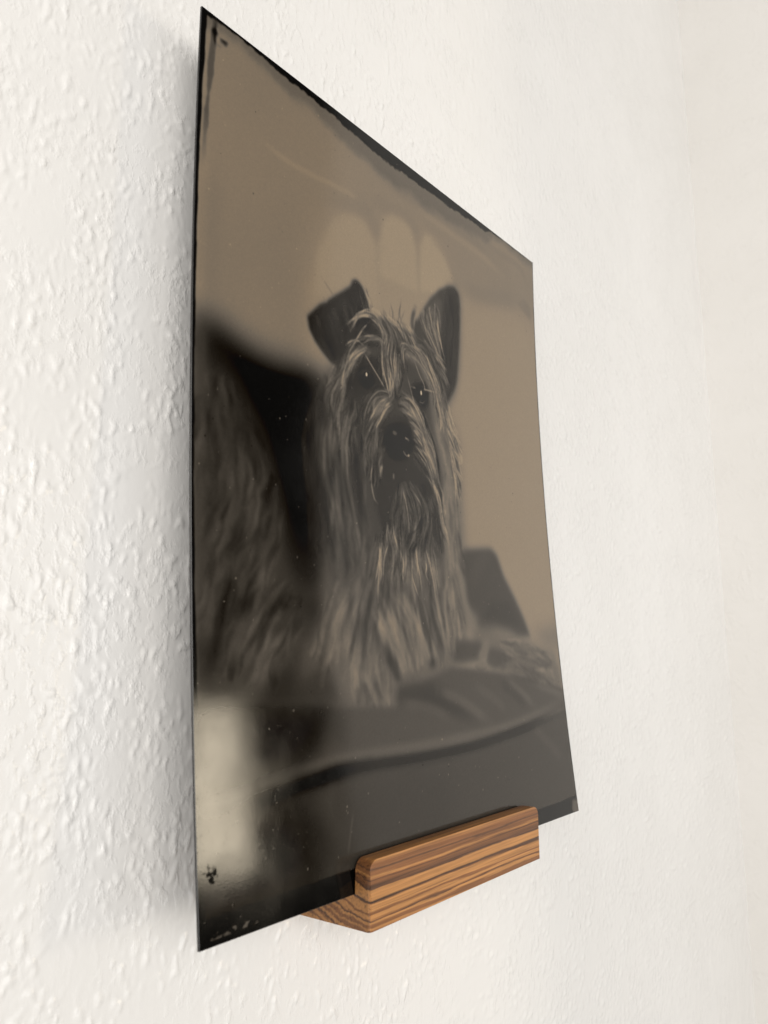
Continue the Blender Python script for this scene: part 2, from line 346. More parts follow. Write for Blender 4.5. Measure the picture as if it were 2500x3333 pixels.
    ('F',76,4,0.6,[(142.1,105.8),(151.7,106.7),(140.6,96.0),(134.2,90.8),(133.8,95.5)]),
    ('F',58,3,0.6,[(148.5,86.7),(163.4,87.3),(171.9,77.4),(151.9,78.2),(140.5,80.4)]),
    ('F',98,3.5,0.95,[(132.2,77.3),(151.6,77.0),(161.2,75.3),(176.0,71.1),(187.6,67.2),(197.6,66.4),(202.9,57.7),(203.1,50.4),(188.3,52.3),(167.3,55.6),(153.2,59.6),(145.0,66.3),(132.4,72.1)]),
    ('F',106,3.5,0.8,[(128.7,83.0),(134.2,83.1),(138.2,80.3),(136.4,76.2),(128.8,76.6)]),
    ('F',116,3.2,0.7,[(144.1,74.5),(151.5,76.1),(161.2,75.3),(168.3,72.3),(155.7,72.5)]),
    ('F',110,3,0.7,[(186.0,66.5),(196.3,67.4),(201.5,64.4),(190.9,63.2)]),
    ('F',104,6,0.7,[(182.3,75.0),(213.3,80.9),(213.4,68.4),(192.2,68.5)]),
    ('F',66,2.5,0.9,[(121.8,72.0),(136.8,71.5),(140.8,68.6),(135.5,64.1),(122.5,63.2),(116.6,64.3)]),
    ('F',68,2.5,0.85,[(143.2,69.2),(154.7,67.4),(156.0,61.3),(146.2,60.4),(139.8,62.8)]),
    ('L',106,2.6,0.9,1,[(143.6,71.6),(139.4,67.5),(135.5,64.1)]),
    ('B',108,4.5,1.8,0.9,1,[(136.7,62.0)]),
    ('L',84,1.5,0.7,0.8,[(154.7,67.4),(153.8,62.6),(151.4,60.3)]),
    ('H',80,112,1.8,30,0.5,1.5,[[(155.6,72.2),(175.4,68.5),(196.8,63.1)],[(154.0,63.8),(173.2,58.5),(198.5,52.6)]]),
    ('F',60,2,0.8,[(155.5,59.0),(178.0,55.9),(202.7,51.1),(204.9,48.1),(182.7,52.4),(164.5,54.5)]),
    ('F',73,2,0.97,[(84.4,56.4),(98.5,57.9),(116.2,62.2),(134.9,60.9),(155.4,58.7),(177.6,54.0),(206.4,48.0),(206.6,43.0),(179.8,40.8),(130.5,37.0),(81.7,35.5),(39.0,34.1),(21.6,33.5),(6.1,32.6),(-0.5,30.8),(0.2,56.1),(28.4,54.1),(53.5,51.9),(82.0,50.4)]),
    ('F',52,4,0.75,[(82.6,56.0),(102.0,57.1),(109.2,54.9),(120.2,49.1),(131.4,41.8),(109.9,46.5),(88.8,51.8),(82.0,50.6)]),
    ('F',26,6,0.75,[(0.2,57.2),(28.5,55.8),(52.3,53.7),(47.4,43.6),(39.2,36.1),(-0.5,32.2)]),
    ('F',56,5,0.6,[(50.9,52.9),(57.5,49.8),(56.7,41.1),(51.1,39.9),(46.5,48.0)]),
    ('L',92,2,0.6,1.2,[(106.3,54.2),(118.4,50.8),(130.0,45.8),(140.1,41.0)]),
    ('L',86,1.8,0.5,1.2,[(83.7,51.1),(100.8,48.6),(115.1,43.0)]),
    ('L',92,1.6,0.6,1,[(154.9,56.0),(166.3,50.8),(175.9,44.8)]),
    ('L',62,2.5,0.6,1.2,[(148.9,56.2),(161.0,49.8),(168.7,44.6)]),
    ('L',86,1.8,0.5,1.2,[(129.6,55.2),(144.1,49.5),(152.3,43.8)]),
    ('L',90,2,0.5,1.2,[(177.6,54.0),(193.5,50.2),(204.4,46.4)]),
    ('F',66,2,0.97,[(206.6,43.0),(179.4,39.0),(130.1,34.9),(95.1,34.6),(58.9,34.7),(39.0,33.7),(21.5,32.4),(-0.5,30.8),(-1.7,-0.2),(208.4,-0.8)]),
    ('F',24,14,0.75,[(-0.5,30.8),(21.5,32.0),(38.8,31.3),(44.7,14.3),(45.8,0.7),(-1.6,0.4)]),
    ('F',60,10,0.5,[(51.5,29.6),(97.9,29.4),(115.2,21.3),(103.1,7.4),(55.4,4.1)]),
    ('L',90,2.6,0.85,1,[(207.7,47.1),(180.1,41.8),(151.1,38.3),(122.2,37.2),(95.4,36.5),(59.0,36.5),(39.1,35.3),(22.7,33.7)]),
    ('L',38,2.2,0.85,0.9,[(206.6,43.0),(179.4,39.0),(160.5,36.7),(127.8,34.1),(94.9,33.4),(58.8,33.9),(43.9,32.7),(36.4,32.1),(22.5,30.5)]),
    ('L',26,2.4,0.7,1.6,[(66.0,33.9),(51.8,33.4),(43.9,32.6),(36.4,32.1),(27.0,30.9),(19.8,30.1),(14.0,29.3)]),
    ('L',60,0.9,0.5,0.5,[(113.0,30.8),(101.7,31.0),(80.9,29.5)]),
    ('L',84,2,0.35,1.5,[(171.0,37.8),(185.1,29.3),(194.6,22.2)]),
    ('L',80,0.5,0.6,0.2,[(57.5,22.0),(55.4,15.6),(53.7,10.2)]),
    ('F',44,1.2,1,[(45.3,173.4),(46.9,175.1),(51.3,179.5),(54.6,181.5),(57.3,184.0),(60.4,186.4),(64.0,189.3),(66.9,191.7),(67.9,193.9),(69.6,195.2),(71.2,195.1),(73.2,194.0),(74.7,192.3),(76.2,188.8),(77.3,186.3),(79.2,181.2),(76.3,171.1),(64.6,162.2),(59.3,160.1),(56.1,161.1),(52.5,163.2),(48.9,166.0),(46.2,169.4)]),
    ('F',54,4,0.6,[(51.2,176.3),(62.0,184.9),(68.4,185.5),(66.5,173.7),(58.6,168.0)]),
    ('H',34,62,0.9,30,0.4,0.8,[[(48.6,172.2),(51.1,167.8),(56.9,163.2)],[(58.8,181.0),(61.0,174.1),(63.1,165.0)],[(69.3,189.2),(71.7,183.2),(73.2,176.9)]]),
    ('L',112,0.4,0.6,0.2,[(58.6,184.8),(56.6,186.2),(52.1,189.5)]),
    ('L',116,0.4,0.5,0.2,[(54.6,181.5),(52.8,182.7)]),
    ('L',104,0.4,0.6,0.2,[(76.8,187.3),(76.4,191.7),(75.3,194.8)]),
    ('H',44,70,0.4,14,0.5,0.8,[[(74.5,192.2),(76.5,187.1),(77.7,183.0)],[(72.6,190.4),(75.1,185.5),(76.6,180.3)]]),
    ('F',62,1.4,1,[(103.0,185.8),(105.0,190.8),(109.9,197.4),(115.3,204.2),(122.0,210.5),(127.7,214.0),(132.9,215.5),(136.1,213.8),(136.9,209.4),(136.5,201.1),(135.4,191.5),(134.0,183.1),(132.7,175.0),(130.9,171.2),(127.9,167.3),(125.0,163.3),(121.7,165.7),(118.3,172.4),(115.2,179.0),(110.2,182.5),(104.2,183.2)]),
    ('F',80,2.6,0.8,[(112.0,198.1),(119.7,206.0),(124.0,205.5),(121.4,196.2),(118.7,186.4),(114.5,186.4),(109.6,189.8)]),
    ('F',44,4.2,0.92,[(129.2,214.3),(132.9,215.4),(136.1,213.7),(136.6,207.9),(135.4,191.5),(133.8,180.5),(130.9,171.6),(125.5,163.9),(121.2,170.6),(117.4,180.9),(123.3,190.3),(126.1,204.3)]),
    ('H',36,60,0.9,24,0.4,0.8,[[(128.1,209.0),(129.2,197.4),(126.5,178.4)],[(133.6,209.6),(133.4,196.2),(129.8,175.5)]]),
    ('H',70,108,0.55,30,0.6,1.2,[[(108.7,193.3),(112.6,188.3),(118.5,182.5)],[(119.5,202.0),(120.1,191.9),(124.8,179.2)]]),
    ('H',84,110,0.5,16,0.6,1,[[(116.5,184.4),(121.7,181.5),(125.8,178.2)],[(119.2,176.4),(124.4,172.7),(126.7,168.2)]]),
    ('L',66,1.2,0.8,0.5,[(103.0,186.5),(103.0,191.4),(105.2,197.1)]),
    ('L',60,0.8,0.8,0.4,[(104.8,187.0),(105.8,192.3)]),
    ('F',62,2.2,1,[(57.5,157.6),(61.5,163.5),(68.1,172.0),(74.9,179.8),(79.3,184.1),(85.5,186.2),(94.7,185.6),(103.4,185.3),(114.4,184.4),(120.3,176.7),(124.3,165.1),(125.0,152.7),(122.5,137.5),(118.1,124.8),(112.8,112.4),(104.1,104.7),(87.5,102.0),(76.0,106.1),(72.2,120.2),(69.9,135.6),(60.9,144.2)]),
    ('F',74,3,0.6,[(55.3,158.5),(61.5,162.4),(62.8,154.2),(59.2,140.7),(53.1,135.3),(52.1,147.3)]),
    ('F',46,1.6,0.8,[(66.6,178.2),(72.5,181.8),(79.3,183.5),(83.6,180.3),(83.4,174.4),(76.4,172.3),(69.7,172.5)]),
    ('F',76,2.4,0.7,[(84.1,181.6),(92.8,184.4),(96.7,179.6),(94.8,167.2),(88.8,157.3),(85.5,161.2),(83.8,171.1)]),
    ('F',108,3.2,0.85,[(96.7,178.4),(103.2,181.1),(112.0,178.1),(117.8,169.7),(122.4,160.9),(126.9,149.4),(127.3,135.9),(125.5,118.6),(120.0,122.6),(117.9,139.1),(114.4,151.7),(113.1,162.4),(107.6,170.7),(100.9,174.9)]),
    ('F',104,2,0.8,[(68.0,168.6),(74.7,172.7),(76.3,171.1),(67.9,164.2),(64.2,158.3),(62.4,153.0),(60.7,146.2),(60.3,152.5),(61.7,160.3),(64.4,165.4)]),
    ('F',42,2,0.95,[(66.1,160.5),(70.3,165.5),(77.1,169.7),(82.8,169.1),(83.9,161.9),(81.8,158.2),(75.7,155.1),(69.0,151.5),(64.2,151.4),(64.1,156.7)]),
    ('F',50,3,0.8,[(63.6,155.5),(69.1,153.6),(75.7,154.2),(74.6,148.5),(71.7,139.1),(66.8,137.1),(62.1,143.4)]),
    ('F',38,1.5,0.95,[(100.1,163.3),(103.4,167.1),(110.5,169.0),(112.9,165.4),(111.7,159.6),(108.7,156.4),(103.9,158.3)]),
    ('F',60,2,0.7,[(98.8,171.9),(105.8,175.1),(110.5,169.7),(101.4,166.0)]),
    ('F',60,2.2,0.85,[(75.6,153.1),(84.4,157.5),(93.4,158.7),(102.7,156.2),(106.1,148.7),(107.5,140.7),(110.6,130.7),(99.2,133.4),(82.8,130.5),(73.8,133.1),(72.8,141.5)]),
    ('F',72,2,0.8,[(77.3,153.5),(85.3,157.2),(86.4,154.6),(79.7,149.6),(74.8,143.6),(74.0,146.1)]),
    ('F',98,2.4,0.85,[(93.4,158.4),(100.0,159.1),(106.2,155.9),(110.6,149.6),(113.6,141.9),(115.7,131.5),(111.3,134.3),(107.9,140.8),(104.5,147.2),(100.2,152.1),(93.2,154.5)]),
    ('F',46,2.2,0.85,[(82.1,146.9),(91.2,151.2),(99.6,151.4),(101.5,144.2),(100.3,135.9),(108.6,130.3),(112.1,125.0),(108.7,121.1),(98.6,126.4),(91.2,124.7),(86.9,115.9),(83.1,106.9),(78.9,110.6),(76.6,118.7),(77.9,127.5),(81.3,133.5)]),
    ('F',30,1.2,0.9,[(83.7,143.9),(87.7,147.0),(94.7,149.1),(99.9,147.9),(101.0,144.1),(99.3,139.1),(96.0,135.6),(90.1,134.0),(85.7,134.9),(83.7,138.3)]),
    ('F',58,3,0.6,[(89.2,121.7),(96.6,123.9),(107.7,120.9),(109.5,109.7),(102.2,103.9),(89.2,102.2),(87.5,111.6)]),
    ('H',70,132,0.5,26,0.7,0.7,[[(84.5,175.9),(84.1,180.7),(80.5,183.9),(75.0,183.7),(70.0,180.8),(66.5,177.5)],[(85.5,175.1),(85.4,180.8),(81.9,184.8),(76.1,184.9),(70.8,182.0),(67.5,175.1)]]),
    ('H',60,108,0.5,14,0.65,0.7,[[(85.1,172.6),(82.1,177.5),(76.5,176.6),(70.6,173.9),(64.5,169.2)],[(85.9,171.7),(83.5,177.0),(77.3,175.5),(70.6,172.5),(63.2,167.2)]]),
    ('L',148,0.55,0.85,0.1,[(65.0,177.0),(68.3,180.1),(72.0,182.4),(76.7,183.6),(81.0,182.7),(83.6,180.3)]),
    ('L',144,0.55,0.85,0.1,[(66.6,175.0),(70.8,181.3),(75.9,184.0),(80.5,183.9),(83.9,181.0),(84.5,177.7)]),
    ('L',128,0.5,0.8,0.1,[(71.7,183.2),(75.1,185.7),(78.2,186.6),(81.1,185.3)]),
    ('L',138,0.45,0.8,0.1,[(77.4,182.4),(73.2,177.8),(69.8,173.1),(66.4,168.2),(64.4,164.3)]),
    ('L',138,0.4,0.85,0.08,[(73.8,169.5),(77.8,165.9),(82.0,162.3),(86.5,158.1)]),
    ('L',130,0.45,0.8,0.1,[(64.0,169.4),(67.3,171.8),(70.6,172.8),(74.7,171.8)]),
    ('H',46,136,0.45,56,0.75,0.9,[[(84.5,181.7),(83.8,172.2),(84.1,165.4),(87.6,157.2)],[(89.9,182.3),(87.2,172.1),(89.2,164.5),(88.1,156.4)],[(95.5,181.7),(93.7,171.6),(93.0,164.4),(88.6,157.2)]]),
    ('L',134,0.45,0.8,0.08,[(84.4,174.7),(83.8,167.6),(85.7,162.4),(87.5,157.0)]),
    ('L',134,0.45,0.8,0.08,[(92.2,179.5),(90.8,170.8),(90.8,165.0),(88.3,157.4)]),
    ('H',66,140,0.45,30,0.75,0.8,[[(95.1,169.7),(95.2,178.2),(99.2,180.4),(106.1,180.1)],[(97.0,170.2),(97.1,178.3),(103.1,179.2),(111.9,175.6)]]),
    ('H',72,136,0.5,60,0.7,1.1,[[(100.2,181.0),(108.0,178.2),(113.7,171.1),(117.2,162.1),(120.4,149.3)],[(104.2,181.7),(112.1,179.4),(118.9,171.3),(123.6,162.4),(127.0,150.7)]]),
    ('H',50,78,0.45,26,0.6,1,[[(103.2,182.2),(111.1,180.3),(117.9,172.3),(122.6,160.9)],[(110.3,184.0),(118.3,178.7),(123.6,167.5),(128.1,150.9)]]),
    ('H',66,132,0.5,30,0.7,0.8,[[(74.7,172.3),(68.0,167.5),(63.0,159.6),(60.7,147.3)],[(76.3,171.1),(69.2,165.1),(64.4,156.8),(61.8,144.4)]]),
    ('H',50,88,0.6,40,0.55,1.4,[[(63.1,162.8),(59.0,156.4),(54.9,144.9)],[(61.9,150.8),(59.4,143.8),(57.4,133.1)],[(70.5,148.6),(66.8,138.1),(66.2,125.5)]]),
    ('L',112,0.4,0.75,0.08,[(98.8,167.7),(100.3,163.9),(102.0,159.6),(103.2,157.5)]),
    ('L',126,0.4,0.8,0.08,[(103.3,175.6),(106.6,170.4),(109.7,166.4),(109.6,159.1)]),
    ('L',140,0.4,0.85,0.08,[(101.3,164.4),(105.2,164.5),(111.3,165.6),(119.6,166.2)]),
    ('H',46,98,0.45,26,0.6,1,[[(87.6,158.1),(81.8,157.4),(77.0,153.4),(74.0,147.2),(72.8,142.1)],[(87.9,156.6),(82.6,155.7),(78.0,150.9),(74.9,145.3),(73.4,141.7)]]),
    ('L',108,0.45,0.6,0.08,[(86.1,156.6),(79.9,154.7),(76.0,149.9),(73.8,142.8)]),
    ('H',56,104,0.45,26,0.65,0.9,[[(86.4,155.8),(82.5,153.7),(77.9,148.1),(74.2,141.9)],[(88.7,155.2),(85.0,152.0),(81.3,147.2),(75.9,141.1)]]),
    ('H',56,126,0.45,48,0.65,1.1,[[(92.5,158.2),(99.1,159.5),(105.1,156.2),(110.2,149.6),(113.9,140.7),(116.2,129.8)],[(93.7,156.4),(98.9,155.9),(102.8,151.5),(107.3,143.0),(111.8,133.2),(115.0,124.3)]]),
    ('L',124,0.45,0.7,0.1,[(93.4,158.4),(101.0,159.0),(106.6,155.3),(111.3,149.2),(115.4,139.2),(116.2,130.4)]),
    ('H',52,124,0.4,60,0.65,0.9,[[(95.1,154.4),(101.6,153.6),(106.2,149.9)],[(102.1,146.7),(107.7,143.1),(111.5,136.7)],[(101.6,139.6),(108.6,135.0),(113.4,128.8)]]),
    ('L',48,0.7,0.8,0.25,[(102.0,160.0),(107.6,156.2),(110.3,152.0),(113.6,146.7),(116.2,138.8),(116.9,129.3)]),
    ('H',44,84,0.4,60,0.6,1,[[(74.2,141.3),(73.0,134.1),(74.2,126.8)],[(83.7,143.9),(80.4,133.3),(78.1,123.2)]]),
    ('L',122,0.45,0.85,0.08,[(77.0,131.6),(75.7,127.1),(75.6,122.8),(76.6,118.7),(78.5,116.9)]),
    ('L',108,0.8,0.8,0.25,[(81.8,130.8),(80.6,128.5),(80.1,125.7)]),
    ('L',112,0.45,0.8,0.15,[(88.1,128.9),(88.0,127.0)]),
    ('H',38,92,0.5,60,0.6,1.8,[[(91.1,124.2),(88.7,116.1),(85.3,107.1),(87.5,102.0)],[(94.8,125.3),(96.0,117.1),(97.0,108.4),(92.8,102.5)],[(98.5,125.3),(104.5,118.2),(101.7,108.9),(96.5,102.8)],[(106.2,125.3),(111.2,116.8),(108.3,107.3),(106.8,102.7)]]),
    ('H',52,96,0.4,20,0.6,1.4,[[(82.8,111.1),(83.0,105.8),(84.8,100.7)],[(90.1,112.0),(89.5,105.4),(91.7,100.3)]]),
    ('L',112,0.45,0.8,0.1,[(93.0,124.4),(94.7,119.1),(95.6,112.6),(95.3,106.0)]),
    ('L',106,0.45,0.8,0.1,[(99.4,124.3),(104.1,119.3),(104.0,112.5)]),
    ('L',44,0.6,0.8,0.15,[(104.0,120.4),(103.6,114.7),(99.0,109.7),(92.9,107.1)]),
    ('L',42,0.6,0.8,0.15,[(104.3,118.2),(102.3,108.9),(98.8,103.6),(95.5,102.2)]),
    ('H',50,126,0.5,40,0.65,1.2,[[(106.9,133.6),(112.4,128.6),(113.5,119.4)],[(110.6,130.7),(116.0,124.5),(117.1,115.2)],[(115.2,126.7),(117.4,117.6),(119.4,108.4)]]),
    ('H',40,58,0.6,18,0.6,1.2,[[(109.7,121.2),(111.8,112.3),(114.0,105.6)],[(112.7,121.6),(114.8,112.6),(115.8,103.5)]]),
    ('H',48,108,2,26,0.55,3,[[(69.9,109.5),(66.6,96.1),(60.2,81.2)],[(79.3,105.4),(75.9,93.8),(70.7,80.5)],[(91.2,104.5),(90.1,92.7),(89.6,80.1)],[(108.5,109.6),(110.7,94.0),(112.9,80.8)]]),
    ('H',54,118,0.6,34,0.55,2,[[(77.7,106.3),(75.2,95.8),(71.3,86.5)],[(91.2,104.5),(90.3,94.8),(90.2,85.3)],[(108.3,107.3),(109.9,96.2),(111.5,85.2)]]),
    ('L',92,0.35,0.7,0.1,[(90.0,183.5),(90.7,189.7),(89.4,193.4)]),
    ('L',96,0.35,0.7,0.1,[(92.8,183.8),(94.9,191.1),(96.2,197.4)]),
    ('L',90,0.35,0.6,0.1,[(87.6,183.7),(87.0,187.2),(85.3,189.7)]),
    ('L',98,0.35,0.6,0.1,[(94.6,183.8),(96.0,189.0),(98.4,193.5)]),
    ('H',64,108,0.3,6,0.5,1.6,[[(85.4,183.2),(83.8,186.1),(83.1,188.9)],[(92.8,183.8),(91.1,189.8),(89.4,193.4)],[(96.5,183.8),(95.3,191.2),(96.0,197.0)],[(102.4,185.0),(103.5,189.1),(105.6,192.3)]]),
    ('H',56,100,0.5,44,0.55,1.2,[[(81.1,185.3),(85.4,182.0),(86.1,175.2)],[(100.4,185.6),(104.2,183.2),(108.0,179.4)]]),
    ('H',96,134,0.45,34,0.5,1.6,[[(121.6,164.5),(126.4,156.8),(130.0,147.5)],[(123.7,150.0),(128.2,144.7),(131.6,141.6)],[(125.0,140.4),(127.7,131.0),(128.1,122.5)]]),
    ('B',26,4.2,3.6,1,1,[(74.6,160.6)]),
    ('B',22,4.2,3.6,0.9,1,[(107.0,162.1)]),
    ('L',64,0.5,0.6,0.3,[(70.6,160.4),(74.4,163.3),(78.4,163.0)]),
    ('B',188,0.5,0.7,0.15,1,[(74.8,161.9)]),
    ('B',176,0.55,0.95,0.15,1,[(107.3,163.5)]),
    ('L',86,0.35,0.8,0.1,[(105.3,159.7),(108.1,159.7),(109.8,161.5)]),
    ('L',138,0.5,0.9,0.1,[(95.9,143.7),(97.3,143.3),(98.6,142.7)]),
    ('L',100,0.5,0.85,0.1,[(94.4,138.8),(95.4,137.5),(97.2,137.1),(99.6,138.7)]),
    ('B',140,0.45,0.6,0.12,1,[(97.6,137.4)]),
    ('B',76,1.2,0.8,0.5,1,[(89.8,144.1)]),
    ('B',12,2.4,2.4,0.8,1,[(97.5,140.5)]),
]
PRINT_OFF, PRINT_GAIN = 0.017, 0.95
RES = 4.0
NX, NY = int(PW * RES) + 1, int(PH * RES) + 1
T = np.full((NY, NX), 124.0, np.float32)
gx, gy = np.meshgrid(np.arange(NX) / RES, np.arange(NY) / RES)

def curve(pts, sub=7):
    P = np.array(pts, float)
    if len(P) < 3:
        return np.stack([np.linspace(P[0, k], P[-1, k], sub) for k in (0, 1)], 1)
    Q = np.vstack([2 * P[0] - P[1], P, 2 * P[-1] - P[-2]])
    out = []
    for i in range(1, len(Q) - 2):
        for t in np.linspace(0, 1, sub, endpoint=False):
            a, b, c, d = Q[i - 1], Q[i], Q[i + 1], Q[i + 2]
            out.append(0.5 * (2 * b + (c - a) * t + (2 * a - 5 * b + 4 * c - d) * t * t + (3 * b - a - 3 * c + d) * t ** 3))
    out.append(P[-1])
    return np.array(out)

def box_of(lo, hi, pad):
    i0 = max(int((lo[0] - pad) * RES), 0); i1 = min(int((hi[0] + pad) * RES) + 2, NX)
    j0 = max(int((lo[1] - pad) * RES), 0); j1 = min(int((hi[1] + pad) * RES) + 2, NY)
    return i0, i1, j0, j1

def blur(a, s):
    r = int(s * 3) + 1
    k = np.exp(-0.5 * (np.arange(-r, r + 1) / s) ** 2); k /= k.sum()
    p = np.pad(a, ((r, r), (0, 0)), mode='edge')
    a = sum(k[i] * p[i:i + a.shape[0]] for i in range(2 * r + 1))
    p = np.pad(a, ((0, 0), (r, r)), mode='edge')
    return sum(k[i] * p[:, i:i + a.shape[1]] for i in range(2 * r + 1))

def fill(tone, bl, alpha, pts):
    P = np.array(pts, float)
    i0, i1, j0, j1 = box_of(P.min(0), P.max(0), bl * 2.5 + 1)
    if i1 <= i0 or j1 <= j0: return
    x = gx[j0:j1, i0:i1]; y = gy[j0:j1, i0:i1]
    ins = np.zeros(x.shape, bool)
    for k in range(len(P)):
        (x1, y1), (x2, y2) = P[k], P[(k + 1) % len(P)]
        if y1 == y2: continue
        c = ((y1 > y) != (y2 > y)) & (x < (x2 - x1) * (y - y1) / (y2 - y1) + x1)
        ins ^= c
    m = blur(ins.astype(np.float32), max(bl * RES * 0.5, 0.4)) * alpha
    T[j0:j1, i0:i1] = T[j0:j1, i0:i1] * (1 - m) + tone * m

FX = np.zeros((NY, NX), np.float32); FY = np.zeros((NY, NX), np.float32); FM_ = np.zeros((NY, NX), np.float32); FA = np.zeros((NY, NX), np.float32)

def flow(C, amp):
    """remember which way the coat lies along this strand"""
    for k in range(0, len(C) - 1):
        d = C[k + 1] - C[k]; d = d / (np.hypot(*d) + 1e-9)
        i0, i1, j0, j1 = box_of(C[k], C[k], 3.0)
        if i1 <= i0 or j1 <= j0: continue
        g = np.exp(-((gx[j0:j1, i0:i1] - C[k, 0]) ** 2 + (gy[j0:j1, i0:i1] - C[k, 1]) ** 2) / 2.2)
        FX[j0:j1, i0:i1] += g * d[0]; FY[j0:j1, i0:i1] += g * d[1]; FM_[j0:j1, i0:i1] += g; FA[j0:j1, i0:i1] += g * amp

def stroke(tone, w, alpha, bl, C, taper=True):
    w = max(w * 0.5, 0.14)
    s = bl + w
    i0, i1, j0, j1 = box_of(C.min(0), C.max(0), s * 2 + 0.6)
    if i1 <= i0 or j1 <= j0: return
    m = np.zeros((j1 - j0, i1 - i0), np.float32)
    n = len(C) - 1
    for k in range(n):
        a, b = C[k], C[k + 1]
        p0, p1, q0, q1 = box_of(np.minimum(a, b), np.maximum(a, b), s * 2 + 0.5)
        if p1 <= p0 or q1 <= q0: continue
        x = gx[q0:q1, p0:p1] - a[0]; y = gy[q0:q1, p0:p1] - a[1]
        d = b - a; L2 = d @ d + 1e-9
        t = np.clip((x * d[0] + y * d[1]) / L2, 0, 1)
        r = np.hypot(x - t * d[0], y - t * d[1])
        tp = (k + t) / n
        g = (np.clip(np.minimum(tp * 6, (1 - tp) * 4), 0.25, 1)) if taper else 1.0
        v = alpha * g * np.exp(-(np.clip(r - w * 0.5, 0, None) / (s * 0.75)) ** 2)
        sub = m[q0 - j0:q1 - j0, p0 - i0:p1 - i0]
        np.maximum(sub, v, out=sub)
    T[j0:j1, i0:i1] = T[j0:j1, i0:i1] * (1 - m) + tone * m

def hair(lo, hi, w, n, alpha, jit, guides):
    G = [curve(g, 8) for g in guides]
    R = [np.stack([np.interp(np.linspace(0, 1, 22), np.linspace(0, 1, len(g)), g[:, k]) for k in (0, 1)], 1) for g in G]
    for _ in range(int(n * 2.2)):
        s = rng.uniform(0, len(R) - 1); k = min(int(s), len(R) - 2); f = s - k
        C = R[k] * (1 - f) + R[k + 1] * f
        a, b = sorted((rng.uniform(0, 0.35), rng.uniform(0.6, 1.0)))
        i = np.linspace(a * 21, b * 21, 14)
        C = np.stack([np.interp(i, np.arange(22), C[:, q]) for q in (0, 1)], 1)
        C = C + rng.normal(0, jit * 0.35, 2)
        tt = np.linspace(0, 1, 14)[:, None]
        C = C + np.sin(tt * rng.uniform(2, 6) + rng.uniform(0, 6)) * rng.normal(0, jit * 0.3, 2) + tt ** 2 * rng.normal(0, jit * 0.6, 2)
        if n > 12: flow(C, 1.0 if w < 0.75 else 0.4)
        stroke(lo + (hi - lo) * rng.beta(0.8, 0.9), w * rng.uniform(0.45, 1.1), alpha * rng.uniform(0.35, 0.9), w * 0.25, C)
        if w < 0.75 and rng.random() < 0.16 and hi > 95: stroke(min(hi + 14, 155), 0.4, 0.8, 0.05, C)

# broad unevenness of the poured collodion
T += (perlin(gx / 60, gy / 80, 3) * 5 + perlin(gx / 23, gy / 40, 4) * 2).astype(np.float32)
for op in PRINT:
    k = op[0]
    if k == 'F': fill(op[1], op[2], op[3], op[4])
    elif k == 'H': hair(*op[1:])
    elif k == 'L': stroke(op[1], op[2], op[3], op[4], curve(op[5]))
    elif k == 'B':
        c = op[6][0]
        i0, i1, j0, j1 = box_of(np.array(c) - max(op[2:4]) - op[4] * 2, np.array(c) + max(op[2:4]) + op[4] * 2, 0.5)
        r = np.hypot((gx[j0:j1, i0:i1] - c[0]) / op[2], (gy[j0:j1, i0:i1] - c[1]) / op[3])
        m = (1 - smooth(r, 1 - op[4] / max(op[2:4]) * 0.8, 1 + op[4] / max(op[2:4]))) * op[5]
        T[j0:j1, i0:i1] = T[j0:j1, i0:i1] * (1 - m) + op[1] * m

# single hairs: noise drawn out along the lie of the coat
fn = np.hypot(FX, FY) + 1e-6
dx, dy = FX / fn, FY / fn
curl = perlin(gx / 5.5, gy / 5.5, 41) * 0.55 + perlin(gx / 2.2, gy / 2.2, 42) * 0.3
dx, dy = dx * np.cos(curl) - dy * np.sin(curl), dx * np.sin(curl) + dy * np.cos(curl)
def drawn_out(sig, steps):
    nz = blur(rng.normal(0, 1, (NY, NX)).astype(np.float32), sig)
    acc = np.zeros((NY, NX), np.float32)
    for sgn in (-1, 1):
        px, py = np.meshgrid(np.arange(NX, dtype=np.float32), np.arange(NY, dtype=np.float32))
        for k in range(steps):
            a = np.clip(px.astype(int), 0, NX - 1); b = np.clip(py.astype(int), 0, NY - 1)
            acc += nz[b, a] * (1 - k / (steps + 1))
            px = px + sgn * dx[b, a]; py = py + sgn * dy[b, a]
    return acc / acc.std()
sharp = np.clip((FA / (FM_ + 1e-6) - 0.45) / 0.4, 0, 1)
acc = drawn_out(1.15, 22) * sharp * 0.36 + drawn_out(2.6, 26) * (0.13 - 0.03 * sharp)
T = np.minimum(T * np.clip(1 + acc * np.clip(FM_, 0, 1), 0.35, 1.9), np.maximum(T, 142))

def lay(mask, tone):
    global T
    T = T * (1 - mask) + tone * mask
wob = perlin(gx / 9, gy / 9, 11) * 0.9 + perlin(gx / 2.6, gy / 2.6, 12) * 0.35
# bare black rim: top, left, right, bottom
ttop = np.interp(gx, [0, 6, 14, 20, 36, 48, 60, 86, 100, 116, 140, 152, 160, 166, 180, 204], [2.6, 1.4, 1.2, 1.6, 3.4, 3.0, 4.4, 6.2, 5.4, 5.6, 4.4, 3.6, 2.8, 1.0, 0.6, 0.8])
dt = PH - gy
lay(smooth(ttop * 0.8 + wob * 0.9 + perlin(gx / 1.4, gy / 1.4, 33) * 0.35 - dt, -0.4, 0.6), 16)
lay(0.35 * smooth(ttop * 1.8 + 1.5 + wob * 1.6 - dt, -2.5, 2.5) * (dt > ttop * 0.6), 62)
tl = np.interp(gy, [0, 20, 60, 110, 140, 165, 190, 230, 254], [2.2, 1.6, 1.2, 1.0, 0.9, 1.1, 1.0, 1.5, 2.0])
lay(smooth(tl + wob * 0.25 - gx, -0.25, 0.3), 12)
